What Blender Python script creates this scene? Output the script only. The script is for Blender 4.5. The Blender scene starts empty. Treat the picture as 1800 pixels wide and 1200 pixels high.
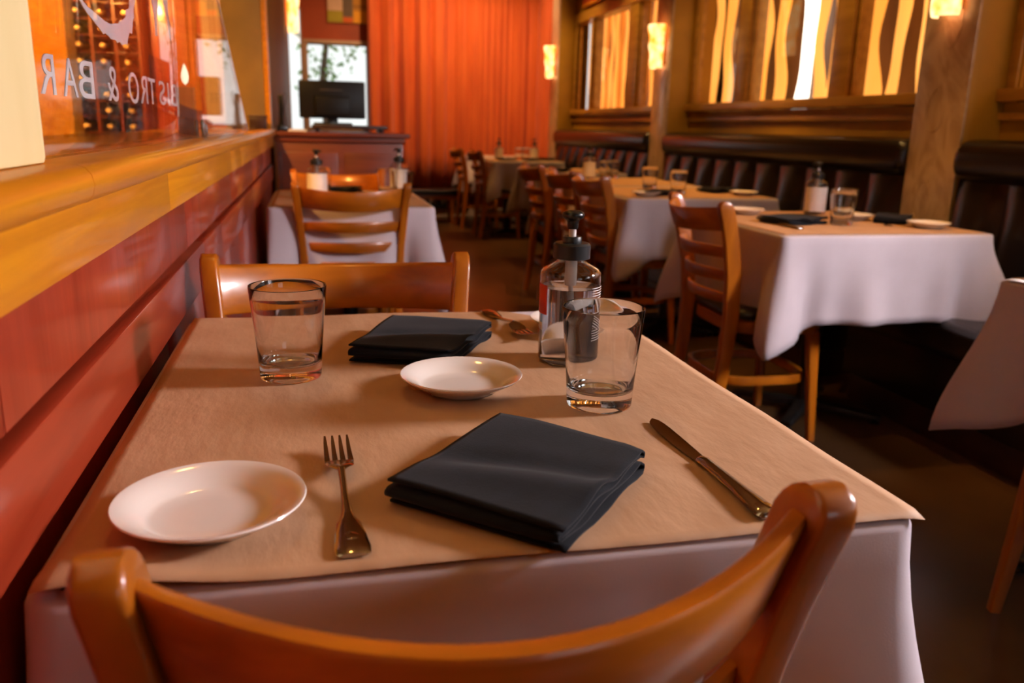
import bpy, bmesh, math, random
from mathutils import Matrix, Vector
random.seed(7)
PI = math.pi
scene = bpy.context.scene
COL = scene.collection

# ------------------------------------------------------------------ camera
RC = ((0.97336311, -0.03459217, 0.22664428),
      (-0.22807841, -0.24671017, 0.94186747),
      (0.02333421, -0.96847172, -0.24802831))
cam = bpy.data.cameras.new('camera')
cam.sensor_width = 36.0
cam.lens = 36.0 * 1466.0 / 1800.0
cam.clip_start = 0.02
cam.dof.use_dof = True
cam.dof.focus_distance = 0.94
cam.dof.aperture_fstop = 5.6
camo = bpy.data.objects.new('camera', cam)
COL.objects.link(camo)
m = Matrix.Identity(4)
for i in range(3):
    m[i][0] = RC[i][0]; m[i][1] = -RC[i][1]; m[i][2] = -RC[i][2]
m[2][3] = 1.06
camo.matrix_world = m
scene.camera = camo

# ------------------------------------------------------------------ world, lights, exposure
scene.view_settings.view_transform = 'Standard'
scene.view_settings.look = 'None'
scene.view_settings.gamma = 1.0
scene.view_settings.use_curve_mapping = False
scene.view_settings.exposure = 0.0
scene.cycles.use_denoising = True
scene.cycles.max_bounces = 8
scene.cycles.caustics_reflective = False
scene.cycles.use_adaptive_sampling = True
scene.cycles.adaptive_threshold = 0.02
scene.cycles.diffuse_bounces = 3
scene.cycles.glossy_bounces = 4
scene.cycles.use_light_tree = False
scene.cycles.transmission_bounces = 8
scene.cycles.transparent_max_bounces = 10
scene.cycles.sample_clamp_indirect = 6.0
scene.cycles.blur_glossy = 0.5

w = bpy.data.worlds.new('world'); scene.world = w
w.use_nodes = True
bg = w.node_tree.nodes['Background']
bg.inputs[0].default_value = (0.96, 1.0, 0.98, 1)
bg.inputs[1].default_value = 1.15

def area(name, loc, target, size, size_y, power, col):
    l = bpy.data.lights.new(name, 'AREA'); l.shape = 'RECTANGLE'
    l.size = size; l.size_y = size_y; l.energy = power; l.color = col
    o = bpy.data.objects.new(name, l); COL.objects.link(o)
    o.location = loc
    d = Vector(target) - Vector(loc)
    o.rotation_euler = d.to_track_quat('-Z', 'Y').to_euler()
    return o
def spot(name, loc, target, power, col, angle=80, blend=0.7, r=0.05):
    l = bpy.data.lights.new(name, 'SPOT'); l.energy = power; l.color = col
    l.spot_size = math.radians(angle); l.spot_blend = blend; l.shadow_soft_size = r
    o = bpy.data.objects.new(name, l); COL.objects.link(o)
    o.location = loc
    d = Vector(target) - Vector(loc)
    o.rotation_euler = d.to_track_quat('-Z', 'Y').to_euler()
    return o
DAY = (1.0, 0.90, 0.94)
COOL = (0.80, 0.82, 1.0)
WARM = (1.0, 0.47, 0.10)
# daylight just outside the side windows beside the camera and the front window behind it
area('daylight_side_window', (2.84, -0.75, 1.78), (0.3, 0.9, 0.75), 0.50, 0.42, 9, DAY)
area('daylight_side_window', (2.84, 0.72, 1.80), (0.2, 0.90, 0.75), 0.40, 0.40, 115, DAY)
area('daylight_front_window', (1.7, -2.76, 1.5), (1.6, 3.0, 0.9), 1.2, 0.9, 3, COOL)
# tungsten ceiling spots, then added lamps for the curtain, bar and window wall
spot('ceiling_spot', (-0.05, 1.9, 2.68), (0.1, 0.8, 0.75), 17, WARM, 70)
spot('ceiling_spot', (0.2, 4.3, 2.68), (0.15, 3.7, 0.75), 18, WARM, 60)
spot('ceiling_spot', (1.75, 2.9, 2.68), (1.9, 2.85, 0.75), 95, WARM, 55)
spot('ceiling_spot', (1.7, 4.5, 2.68), (1.85, 4.55, 0.75), 120, WARM, 70)
spot('ceiling_spot', (1.8, 6.4, 2.68), (1.95, 6.4, 0.75), 80, WARM, 70)
spot('ceiling_spot', (1.9, 8.2, 2.68), (2.0, 8.3, 0.75), 90, WARM, 70)
spot('curtain_fill_spot', (1.2, 8.6, 2.68), (1.3, 10.1, 1.3), 95, (1.0, 0.62, 0.32), 110)  # unseen lamp added to make the curtain bright
spot('curtain_fill_spot', (2.1, 8.6, 2.68), (2.2, 10.1, 1.2), 60, (1.0, 0.62, 0.32), 110)  # second added lamp on the curtain
spot('bar_fill_spot', (-0.85, 2.5, 2.68), (-1.0, 3.5, 1.4), 420, WARM, 80)  # unseen lamp added to light the bar post
spot('bar_fill_spot', (-1.25, 4.9, 2.3), (-1.35, 6.4, 1.35), 480, WARM, 100)  # unseen lamp added before the rack, for glints on the foils
for yy in (1.9, 3.9, 5.2, 6.9, 8.2):
    spot('wall_fill_spot', (2.05, yy, 2.70), (2.70, yy, 1.35), 38, (1.0, .60, .18), 80)  # added lamps that brighten the window wall and its frames

# ------------------------------------------------------------------ materials
MATS = {}
def new_mat(name):
    mt = bpy.data.materials.new(name); mt.use_nodes = True
    MATS[name] = mt
    nt = mt.node_tree
    return mt, nt, nt.nodes['Principled BSDF']
def rgb(h):
    h = h.lstrip('#'); c = [int(h[i:i+2], 16)/255 for i in (0, 2, 4)]
    return tuple((x/12.92 if x <= 0.04045 else ((x+0.055)/1.055)**2.4) for x in c)
def pm(name, c1, c2=None, rough=0.5, metal=0.0, scale=(8, 8, 8), detail=4, bump=0.0, bscale=None, coat=0.0,
       spec=0.5, lo=0.35, hi=0.65, distort=0.0, sheen=0.0):
    """plain procedural surface: noise-mixed colours with an optional fine relief"""
    mt, nt, b = new_mat(name)
    N, Lk = nt.nodes, nt.links
    b.inputs['Roughness'].default_value = rough
    b.inputs['Metallic'].default_value = metal
    b.inputs['Coat Weight'].default_value = coat
    b.inputs['Coat Roughness'].default_value = 0.12
    b.inputs['Specular IOR Level'].default_value = spec
    if sheen: b.inputs['Sheen Weight'].default_value = sheen
    tc = N.new('ShaderNodeTexCoord'); mp = N.new('ShaderNodeMapping')
    Lk.new(tc.outputs['Object'], mp.inputs['Vector'])
    mp.inputs['Scale'].default_value = scale
    if c2 is None:
        c2 = tuple(x*0.85 for x in c1)
    nz = N.new('ShaderNodeTexNoise'); nz.inputs['Scale'].default_value = 1.0
    nz.inputs['Detail'].default_value = detail; nz.inputs['Distortion'].default_value = distort
    Lk.new(mp.outputs[0], nz.inputs['Vector'])
    cr = N.new('ShaderNodeValToRGB')
    cr.color_ramp.elements[0].position = lo; cr.color_ramp.elements[1].position = hi
    cr.color_ramp.elements[0].color = (*c1, 1); cr.color_ramp.elements[1].color = (*c2, 1)
    Lk.new(nz.outputs['Fac'], cr.inputs['Fac'])
    Lk.new(cr.outputs['Color'], b.inputs['Base Color'])
    if bump:
        n2 = N.new('ShaderNodeTexNoise'); n2.inputs['Detail'].default_value = 5
        mp2 = N.new('ShaderNodeMapping'); mp2.inputs['Scale'].default_value = bscale or scale
        Lk.new(tc.outputs['Object'], mp2.inputs['Vector']); Lk.new(mp2.outputs[0], n2.inputs['Vector'])
        n2.inputs['Scale'].default_value = 1.0
        bp = N.new('ShaderNodeBump'); bp.inputs['Strength'].default_value = bump
        bp.inputs['Distance'].default_value = 0.01
        Lk.new(n2.outputs['Fac'], bp.inputs['Height']); Lk.new(bp.outputs['Normal'], b.inputs['Normal'])
    return mt
def emit(name, c1, c2, s, scale=(6, 6, 3), lo=.3, hi=.7):
    mt, nt, b = new_mat(name)
    N, Lk = nt.nodes, nt.links
    tc = N.new('ShaderNodeTexCoord'); mp = N.new('ShaderNodeMapping'); mp.inputs['Scale'].default_value = scale
    nz = N.new('ShaderNodeTexNoise'); nz.inputs['Scale'].default_value = 1; nz.inputs['Detail'].default_value = 3
    cr = N.new('ShaderNodeValToRGB')
    cr.color_ramp.elements[0].position = lo; cr.color_ramp.elements[1].position = hi
    cr.color_ramp.elements[0].color = (*c1, 1); cr.color_ramp.elements[1].color = (*c2, 1)
    Lk.new(tc.outputs['Object'], mp.inputs[0]); Lk.new(mp.outputs[0], nz.inputs['Vector']); Lk.new(nz.outputs['Fac'], cr.inputs[0])
    b.inputs['Base Color'].default_value = (*c1, 1); b.inputs['Roughness'].default_value = .6
    Lk.new(cr.outputs[0], b.inputs['Emission Color']); b.inputs['Emission Strength'].default_value = s
    return mt
def clear_sheet(name, tint=(1, 1, 1), refl=0.06, rough=0.02):
    """thin flat glazing: see-through with a fresnel reflection"""
    mt, nt, b = new_mat(name)
    N, Lk = nt.nodes, nt.links
    out = N['Material Output']; N.remove(b)
    t = N.new('ShaderNodeBsdfTransparent'); t.inputs[0].default_value = (*tint, 1)
    g = N.new('ShaderNodeBsdfGlossy'); g.inputs['Roughness'].default_value = rough
    lw = N.new('ShaderNodeLayerWeight'); lw.inputs[0].default_value = .5
    pw = N.new('ShaderNodeMath'); pw.operation = 'POWER'; pw.inputs[1].default_value = 4.5
    ml = N.new('ShaderNodeMath'); ml.operation = 'MULTIPLY_ADD'; ml.inputs[1].default_value = .55; ml.inputs[2].default_value = refl*.5
    Lk.new(lw.outputs['Facing'], pw.inputs[0]); Lk.new(pw.outputs[0], ml.inputs[0])
    mx = N.new('ShaderNodeMixShader')
    Lk.new(ml.outputs[0], mx.inputs[0]); Lk.new(t.outputs[0], mx.inputs[1]); Lk.new(g.outputs[0], mx.inputs[2])
    Lk.new(mx.outputs[0], out.inputs[0])
    return mt
def glass(name, col=(1, 1, 1), ior=1.47, rough=0.0):
    mt, nt, b = new_mat(name)
    b.inputs['Base Color'].default_value = (*col, 1)
    b.inputs['Transmission Weight'].default_value = 1.0
    b.inputs['Roughness'].default_value = rough; b.inputs['IOR'].default_value = ior
    return mt

pm('floor_concrete', rgb('#3a2616'), rgb('#5a3d20'), rough=.32, scale=(1.6, 1.6, 1), detail=6, bump=.03, bscale=(14, 14, 1), coat=.15)
pm('ceiling_paint', rgb('#b98d4c'), rgb('#ab7f42'), rough=.8, scale=(2, 2, 2))
pm('mustard_paint', rgb('#b88a22'), rgb('#a07416'), rough=.55, scale=(3, 3, 3), bump=.04, bscale=(40, 40, 40))
pm('olive_paint', rgb('#8d6a1e'), rgb('#7c5c18'), rough=.6, scale=(4, 4, 4), bump=.04, bscale=(60, 60, 60))
pm('cream_paint', rgb('#e6d3a0'), rgb('#dcc68c'), rough=.7, scale=(7, 7, 2), bump=.05, bscale=(60, 60, 60))
pm('rust_paint', rgb('#b04a1c'), rgb('#9c3f17'), rough=.6, scale=(2, 2, 2))
pm('red_wood', rgb('#a23a1f'), rgb('#8a2a13'), rough=.36, scale=(30, 1.6, 22), detail=6, distort=1.2, bump=.06, bscale=(60, 6, 90), coat=.6)
pm('red_wood_tall', rgb('#a43a20'), rgb('#8c2b14'), rough=.36, scale=(24, 24, 2.5), detail=6, distort=.8, bump=.03, bscale=(60, 60, 5), coat=.6)
pm('gold_wood', rgb('#dc9014'), rgb('#c4760a'), rough=.34, scale=(30, 1.5, 40), detail=6, distort=1.0, bump=.04, bscale=(70, 5, 90), coat=.4)
pm('ledge_wood', rgb('#cb8430'), rgb('#b46a1c'), rough=.22, scale=(24, 1.2, 24), detail=6, distort=1.0, coat=.5)
pm('window_wood', rgb('#bd8e3c'), rgb('#a2742a'), rough=.4, scale=(20, 3, 20), detail=5, coat=.2)
pm('laminate_swirl', rgb('#c2a888'), rgb('#a88c6c'), rough=.28, scale=(3, 5, 3), detail=2, distort=4.0, coat=.3)
pm('chair_wood', rgb('#ba680e'), rgb('#964e06'), rough=.33, scale=(14, 14, 3), detail=6, distort=.6, coat=.45, bump=.02, bscale=(70, 70, 12))
pm('chair_wood_rail', rgb('#ba680e'), rgb('#964e06'), rough=.33, scale=(2.5, 14, 20), detail=6, distort=.6, coat=.45, bump=.02, bscale=(12, 70, 70))
pm('stand_wood', rgb('#7a300e'), rgb('#64240a'), rough=.4, scale=(2.2, 14, 18), detail=6, distort=.8, coat=.3)
pm('dark_wood', rgb('#3a1c10'), rgb('#2a120a'), rough=.35, scale=(3, 12, 12), coat=.2)
pm('black_vinyl', rgb('#1c1512'), rgb('#15100e'), rough=.33, scale=(9, 9, 9), bump=.05, bscale=(90, 90, 90))
pm('banquette_vinyl', rgb('#1a1210'), rgb('#140e0c'), rough=.26, scale=(5, 5, 5), bump=.05, bscale=(80, 80, 80))
pm('black_metal', rgb('#181614'), rgb('#121010'), rough=.42, scale=(20, 20, 20), spec=.5)
pm('black_plastic', rgb('#121212'), rgb('#0d0d0d'), rough=.28, scale=(20, 20, 20))
pm('cap_plastic', rgb('#17181a'), rgb('#121214'), rough=.38, scale=(20, 20, 20))
pm('white_plastic', rgb('#e6dfdc'), rgb('#ded6d2'), rough=.4, scale=(20, 20, 20))
pm('table_linen', rgb('#c8bbc2'), rgb('#beb1b8'), rough=.85, scale=(5, 5, 5), bump=.04, bscale=(500, 500, 500), sheen=.15)
pm('kraft_paper', rgb('#c29a78'), rgb('#b08764'), rough=.66, scale=(16, 9, 16), detail=8, bump=.30, bscale=(26, 11, 22), lo=.25, hi=.75)
pm('white_paper', rgb('#eee8e2'), rgb('#e6dfd8'), rough=.7, scale=(9, 9, 9))
pm('napkin_cloth', rgb('#0c0f18'), rgb('#080a11'), rough=.9, scale=(60, 60, 60), bump=.10, bscale=(700, 700, 700), sheen=.06, spec=.2)
pm('porcelain', rgb('#f1e9e2'), rgb('#eee5dd'), rough=.12, scale=(4, 4, 4), coat=.6)
pm('steel', rgb('#b4aca4'), rgb('#a49b92'), rough=.13, metal=1.0, scale=(60, 14, 60))
pm('chrome', rgb('#c8c4c0'), rgb('#b8b4b0'), rough=.2, metal=1.0, scale=(30, 30, 30))
pm('curtain_cloth', rgb('#dd6418'), rgb('#cc540f'), rough=.7, scale=(8, 8, 1.5), sheen=.3)
pm('vinyl_letter', rgb('#d9ccd0'), rgb('#d3c6ca'), rough=.5, scale=(9, 9, 9))
pm('bottle_glass', rgb('#1d0d08'), rgb('#160a06'), rough=.08, scale=(9, 9, 9), coat=.4)
pm('foil_gold', rgb('#f2cf94'), rgb('#e6bd7c'), rough=.3, metal=.2, scale=(20, 20, 20))
pm('foil_red', rgb('#8c2a14'), rgb('#7a2210'), rough=.3, metal=.5, scale=(20, 20, 20))
pm('red_label', rgb('#c8341c'), rgb('#b92c16'), rough=.5, scale=(20, 20, 20))
pm('beige_board', rgb('#c4a184'), rgb('#b69276'), rough=.6, scale=(3, 3, 3))
pm('grey_wax', rgb('#4a4340'), rgb('#3d3734'), rough=.6, scale=(12, 12, 12))
pm('outdoor_brown', rgb('#6e4d34'), rgb('#4c3423'), rough=.6, scale=(2, 6, 1.5), detail=5)
pm('leaf_green', rgb('#8fb86a'), rgb('#5f8f45'), rough=.6, scale=(6, 6, 6))
pm('bark', rgb('#6b523c'), rgb('#4b3828'), rough=.8, scale=(12, 12, 3))
pm('ink', rgb('#5d4a3e'), rgb('#4e3d33'), rough=.6, scale=(5, 5, 5))
pm('baseboard_paint', rgb('#b59a84'), rgb('#a78c76'), rough=.5, scale=(5, 5, 5))
for nm, c in (('art_pink', '#e8c3a4'), ('art_olive', '#b4a42c'), ('art_grey', '#75604e'), ('art_orange', '#e0661e'),
              ('art_mustard', '#c8871e'), ('art_ochre', '#a86c14'), ('art_yellow', '#f2a512'), ('art_ground', '#b9823c')):
    pm(nm, rgb(c), tuple(x*.93 for x in rgb(c)), rough=.7, scale=(20, 20, 20), bump=.05, bscale=(90, 90, 90))
emit('amber_strip_glow', (1.0, .34, .035), (1.0, .50, .11), 1.3, scale=(2, 2, 1.2))  # emission puts the outdoor light on the strips into their colour
emit('amber_strip_glow_dim', (1.0, .26, .02), (1.0, .38, .06), .75, scale=(2, 2, 1.2))  # dimmer copy of the same painted glow
emit('daylight_gap_glow', (1.0, .93, .82), (1.0, .86, .66), 3.6, scale=(2, 2, 1.2))  # glowing white stands for bright daylight between the amber strips
emit('sconce_shade', (1.0, .30, .02), (1.0, .72, .32), 2.4, scale=(11, 11, 9), lo=.38, hi=.6)
emit('candle_flame', (1.0, .95, .6), (1.0, 1.0, .8), 2.0)
for nm in ('amber_strip_glow', 'amber_strip_glow_dim', 'daylight_gap_glow', 'candle_flame'): MATS[nm].cycles.emission_sampling = 'NONE'
clear_sheet('acrylic'); clear_sheet('window_glass')
glass('tumbler_glass'); glass('bottle_plastic', (.99, .99, .99), 1.40, .01); glass('sanitizer', (.99, .97, .99), 1.33, 0.04)
MATS['sanitizer'].node_tree.nodes['Principled BSDF'].inputs['Transmission Weight'].default_value = .94
glass('label_film', (1, 1, 1), 1.45, .2)
MT = MATS

# ------------------------------------------------------------------ geometry helpers
class MB:
    def __init__(self): self.v = []; self.f = []
    def add(self, vs, fs):
        o = len(self.v); self.v += [tuple(p) for p in vs]; self.f += [tuple(i+o for i in f) for f in fs]; return self
    def box(self, x0, x1, y0, y1, z0, z1):
        vs = [(x, y, z) for z in (z0, z1) for y in (y0, y1) for x in (x0, x1)]
        return self.add(vs, [(0, 2, 3, 1), (4, 5, 7, 6), (0, 1, 5, 4), (2, 6, 7, 3), (0, 4, 6, 2), (1, 3, 7, 5)])
    def rings(self, rs, cap=True, closed=True):
        n = len(rs[0]); vs = [p for r in rs for p in r]; fs = []
        for i in range(len(rs)-1):
            for j in range(n if closed else n-1):
                k = (j+1) % n
                fs.append((i*n+j, i*n+k, (i+1)*n+k, (i+1)*n+j))
        if cap and closed:
            fs.append(tuple(range(n-1, -1, -1))); fs.append(tuple((len(rs)-1)*n+j for j in range(n)))
        return self.add(vs, fs)
    def lathe(self, prof, n=32, c=(0, 0, 0)):
        rs = []
        for r, z in prof:
            r = max(r, 1e-5)
            rs.append([(c[0]+r*math.cos(2*PI*j/n), c[1]+r*math.sin(2*PI*j/n), c[2]+z) for j in range(n)])
        return self.rings(rs, cap=False)
    def tube(self, pts, r, n=8, cap=True):
        rs = []; pts = [Vector(p) for p in pts]
        for i, p in enumerate(pts):
            d = (pts[min(i+1, len(pts)-1)] - pts[max(i-1, 0)]).normalized()
            a = Vector((0, 0, 1)) if abs(d.z) < .9 else Vector((1, 0, 0))
            u = d.cross(a).normalized(); v = d.cross(u).normalized()
            rr = r(i/(len(pts)-1)) if callable(r) else r
            rs.append([p + u*rr*math.cos(2*PI*j/n) + v*rr*math.sin(2*PI*j/n) for j in range(n)])
        return self.rings(rs, cap=cap)
    def grid(self, nu, nv, fn):
        vs = [fn(i/nu, j/nv) for j in range(nv+1) for i in range(nu+1)]
        fs = [(j*(nu+1)+i, j*(nu+1)+i+1, (j+1)*(nu+1)+i+1, (j+1)*(nu+1)+i) for j in range(nv) for i in range(nu)]
        return self.add(vs, fs)
    def mesh(self, name, bevel=0.0, segs=2, angle=35, weld=False):
        me = bpy.data.meshes.new(name); me.from_pydata(self.v, [], self.f); me.update()
        bm = bmesh.new(); bm.from_mesh(me)
        if weld: bmesh.ops.remove_doubles(bm, verts=bm.verts, dist=2e-5)
        bmesh.ops.recalc_face_normals(bm, faces=bm.faces)
        if bevel > 0:
            es = [e for e in bm.edges if len(e.link_faces) == 2 and e.calc_face_angle(0) > math.radians(30)]
            bmesh.ops.bevel(bm, geom=es, offset=bevel, segments=segs, profile=.6, affect='EDGES', clamp_overlap=True)
        bm.to_mesh(me); bm.free()
        me.polygons.foreach_set('use_smooth', [True]*len(me.polygons))
        me.set_sharp_from_angle(angle=math.radians(angle))
        return me
    def build(self, name, mat, parent=None, bevel=0.0, segs=2, angle=35, weld=False):
        me = self.mesh(name, bevel, segs, angle, weld)
        me.materials.append(MT[mat])
        o = bpy.data.objects.new(name, me); COL.objects.link(o)
        if parent: o.parent = parent
        return o
def bx(name, mat, x0, x1, y0, y1, z0, z1, parent=None, bevel=0.0, segs=2):
    return MB().box(x0, x1, y0, y1, z0, z1).build(name, mat, parent, bevel, segs)
def tag(o, label=None, cat=None, group=None, kind=None):
    if label: o['label'] = label
    if cat: o['category'] = cat
    if group: o['group'] = group
    if kind: o['kind'] = kind
    return o
def empty(name, loc=(0, 0, 0), rz=0.0):
    o = bpy.data.objects.new(name, None); o.empty_display_size = .1
    COL.objects.link(o); o.location = loc; o.rotation_euler = (0, 0, rz); return o
def thing(name, label, cat, loc=(0, 0, 0), rz=0.0, group=None):
    return tag(empty(name, loc, rz), label, cat, group)
def copy_tree(o, parent=None, swap=None):
    c = o.copy(); COL.objects.link(c); c.parent = parent
    for ch in list(o.children): copy_tree(ch, c)
    return c
def place(proto, loc, rz, label, group=None, used=set()):
    o = proto if proto.name not in used else copy_tree(proto)
    used.add(proto.name)
    o.location = loc; o.rotation_euler = (0, 0, rz); o['label'] = label
    if group: o['group'] = group
    return o
def structure(o, label=None):
    o['kind'] = 'structure'
    if label: o['label'] = label
    return o
def rrect(hx, hy, r, n=4):
    pts = []
    for cx, cy, a0 in ((hx-r, hy-r, 0), (-hx+r, hy-r, PI/2), (-hx+r, -hy+r, PI), (hx-r, -hy+r, 3*PI/2)):
        for k in range(n+1):
            a = a0 + PI/2*k/n; pts.append((cx+r*math.cos(a), cy+r*math.sin(a)))
    return pts

# ------------------------------------------------------------------ the setting
XL = -0.2125                       # face of the low dividing wall
XR = 2.70                          # face of the window wall
YB = 10.2                          # back wall
structure(bx('floor', 'floor_concrete', -3.2, 3.6, -2.9, 11.2, -.1, 0), 'dark mottled brown polished concrete floor')
structure(bx('ceiling', 'ceiling_paint', -3.2, 3.6, -2.9, 10.4, 2.75, 2.85), 'tan painted ceiling')

# low dividing wall with its boards and ledge
wl = structure(bx('wall_left', 'red_wood_tall', -.44, XL-.02, -2.7, 4.88, 0, .985), 'low red stained wood panelled wall with golden ledge')
ys = [-2.7, -1.3, -.2, .62, 1.55, 2.42, 3.3, 4.1, 4.88]
for a, b in zip(ys, ys[1:]):
    bx('upper_board', 'red_wood_tall', XL-.02, XL-.004, a+.001, b-.001, .842, .93, wl, .0015)
ys = [-2.7, -.9, .35, 1.72, 2.05, 3.2, 4.3, 4.88]
for a, b in zip(ys, ys[1:]):
    bx('rail_board', 'red_wood', XL-.02, XL+.004, a+.001, b-.001, .752, .832, wl, .0025)
ys = [-2.7, -1.2, .1, 1.3, 1.74, 2.6, 3.5, 4.4, 4.88]
for a, b in zip(ys, ys[1:]):
    bx('lower_board', 'red_wood_tall', XL-.02, XL-.006, a+.001, b-.001, .09, .746, wl, .0015)
ys = [-2.7, -1.1, .1, 1.3, 2.3, 2.62, 3.6, 4.88]
for a, b in zip(ys, ys[1:]):
    bx('fascia_board', 'gold_wood', XL-.02, XL+.012, a+.0006, b-.0006, .931, .988, wl, .004)
ys = [-2.7, -.9, .78, 2.3, 3.7, 4.88]
for a, b in zip(ys, ys[1:]):
    e = MB(); prof = []
    for k in range(7):
        t = -PI/2 + PI*k/6
        prof.append((XL+.020+.013*math.cos(t), 1.005+.0165*math.sin(t)))
    prof = [(XL-.028, .9885)] + prof + [(XL-.028, 1.0215)]
    e.rings([[(x, yy, z) for x, z in prof] for yy in (a+.0006, b-.0006)])
    e.build('ledge_edging', 'gold_wood', wl, 0, angle=50)
bx('ledge_board', 'ledge_wood', -.56, XL-.0285, -2.7, .60, .9885, 1.0205, wl, .001)
bx('ledge_board', 'ledge_wood', -.56, XL-.0285, .601, 3.1, .9885, 1.0205, wl, .001)
bx('ledge_board', 'ledge_wood', -.56, XL-.0285, 3.101, 4.88, .9885, 1.0205, wl, .001)
bx('toe_board', 'dark_wood', XL-.02, XL-.002, -2.7, 4.88, 0, .085, wl, .002)

col = structure(bx('column_cream', 'cream_paint', -.50, XL-.004, .25, .79, 1.0215, 2.75, None, .006), 'pale cream plaster column standing on the ledge')
c2 = structure(bx('column_olive', 'olive_paint', -.44, XL-.022, 4.90, 5.14, 0, 2.75, None, .004), 'olive brown square column at end of the ledge')
bx('corner_strip', 'gold_wood', XL-.0215, XL+.006, 4.895, 5.0, 1.022, 2.75, c2, .004)
structure(bx('wall_left_far', 'olive_paint', -.42, XL, 5.15, 10.2, 0, 2.75), 'olive brown wall behind the host stand')
structure(bx('wall_bar_back', 'rust_paint', -3.1, -.445, 6.6, 6.75, 0, 2.75), 'rust red wall behind the bar')
structure(bx('wall_bar_side', 'rust_paint', -3.2, -3.1, -2.7, 6.75, 0, 2.75), 'rust red side wall of the bar')

# back wall with a window opening, glazed side light
wb = MB()
wx0, wx1, wz0, wz1 = 0.0, .66, 1.02, 1.93
wb.box(-.06, wx0, YB, YB+.15, 0, 2.75); wb.box(wx1, 3.0, YB, YB+.15, 0, 2.75)
wb.box(wx0, wx1, YB, YB+.15, 0, wz0); wb.box(wx0, wx1, YB, YB+.15, wz1, 2.75)
wb.box(-.45, -.205, YB, YB+.15, 0, 2.75); wb.box(-.205, -.06, YB, YB+.15, 2.3, 2.75); wb.box(-.205, -.06, YB, YB+.15, 0, .9)
structure(wb.build('wall_back', 'rust_paint'), 'rust red back wall')
wn = structure(empty('window_1', (0, 0, 0)), 'bright window in the rust red back wall')
for nm, r in (('head', (wx0-.05, wx1+.05, YB-.03, YB+.16, wz1, wz1+.045)), ('sill', (wx0-.05, wx1+.05, YB-.05, YB+.16, wz0-.04, wz0)),
              ('jamb', (wx0-.05, wx0, YB-.03, YB+.16, wz0, wz1)), ('jamb', (wx1, wx1+.05, YB-.03, YB+.16, wz0, wz1))):
    bx(nm, 'beige_board', *r, wn, .004)
bx('pane', 'window_glass', wx0, wx1, YB+.08, YB+.084, wz0, wz1, wn)
w2 = structure(empty('window_2', (0, 0, 0)), 'tall narrow side light beside the bright window')
bx('jamb', 'beige_board', -.075, -.055, YB-.03, YB+.16, .9, 2.3, w2, .003)
bx('pane', 'window_glass', -.205, -.075, YB+.08, YB+.084, .9, 2.3, w2)
structure(bx('baseboard_back', 'baseboard_paint', -.2, 2.69, YB-.03, YB-.001, 0, .09), 'pale baseboard below the orange curtain')
# low grille below the curtain
g = tag(empty('floor_heater', (1.25, YB-.031, .12)), 'black low heater grille under the orange curtain hem', 'heater')
bx('body', 'black_metal', -.55, .6, -.05, 0, -.02, .18, g, .005)
for k in range(7):
    bx('vent', 'chrome', -.48+k*.15, -.38+k*.15, -.056, -.0505, .03, .12, g, .003)

# window wall: lower wall, header, piers
PIL = [(0.02, .31), (2.92, 3.215), (5.85, 6.14), (8.72, 9.0)]
wr = MB()
wr.box(XR, XR+.12, -2.7, YB, 0, 1.20); wr.box(XR, XR+.12, -2.7, YB, 2.20, 2.75)
for a, b in PIL: wr.box(XR, XR+.12, a-.06, b+.06, 1.20, 2.20)
wr.box(XR, XR+.12, 9.0, YB, 1.20, 2.20); wr.box(XR, XR+.12, -2.7, -1.62, 1.20, 2.20)
wrr = structure(wr.build('wall_right', 'mustard_paint'), 'mustard painted wall with window bays above the banquettes')
bx('dado_rail', 'window_wood', XR-.02, XR-.0005, -2.7, 9.0, 1.135, 1.165, wrr, .006)
wf = MB()
wf.box(-3.2, 1.05, -2.9, -2.78, 0, 2.75); wf.box(2.35, 3.6, -2.9, -2.78, 0, 2.75)
wf.box(1.05, 2.35, -2.9, -2.78, 0, 1.0); wf.box(1.05, 2.35, -2.9, -2.78, 2.0, 2.75)
structure(wf.build('wall_front', 'mustard_paint'), 'mustard wall behind the viewer')

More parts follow.
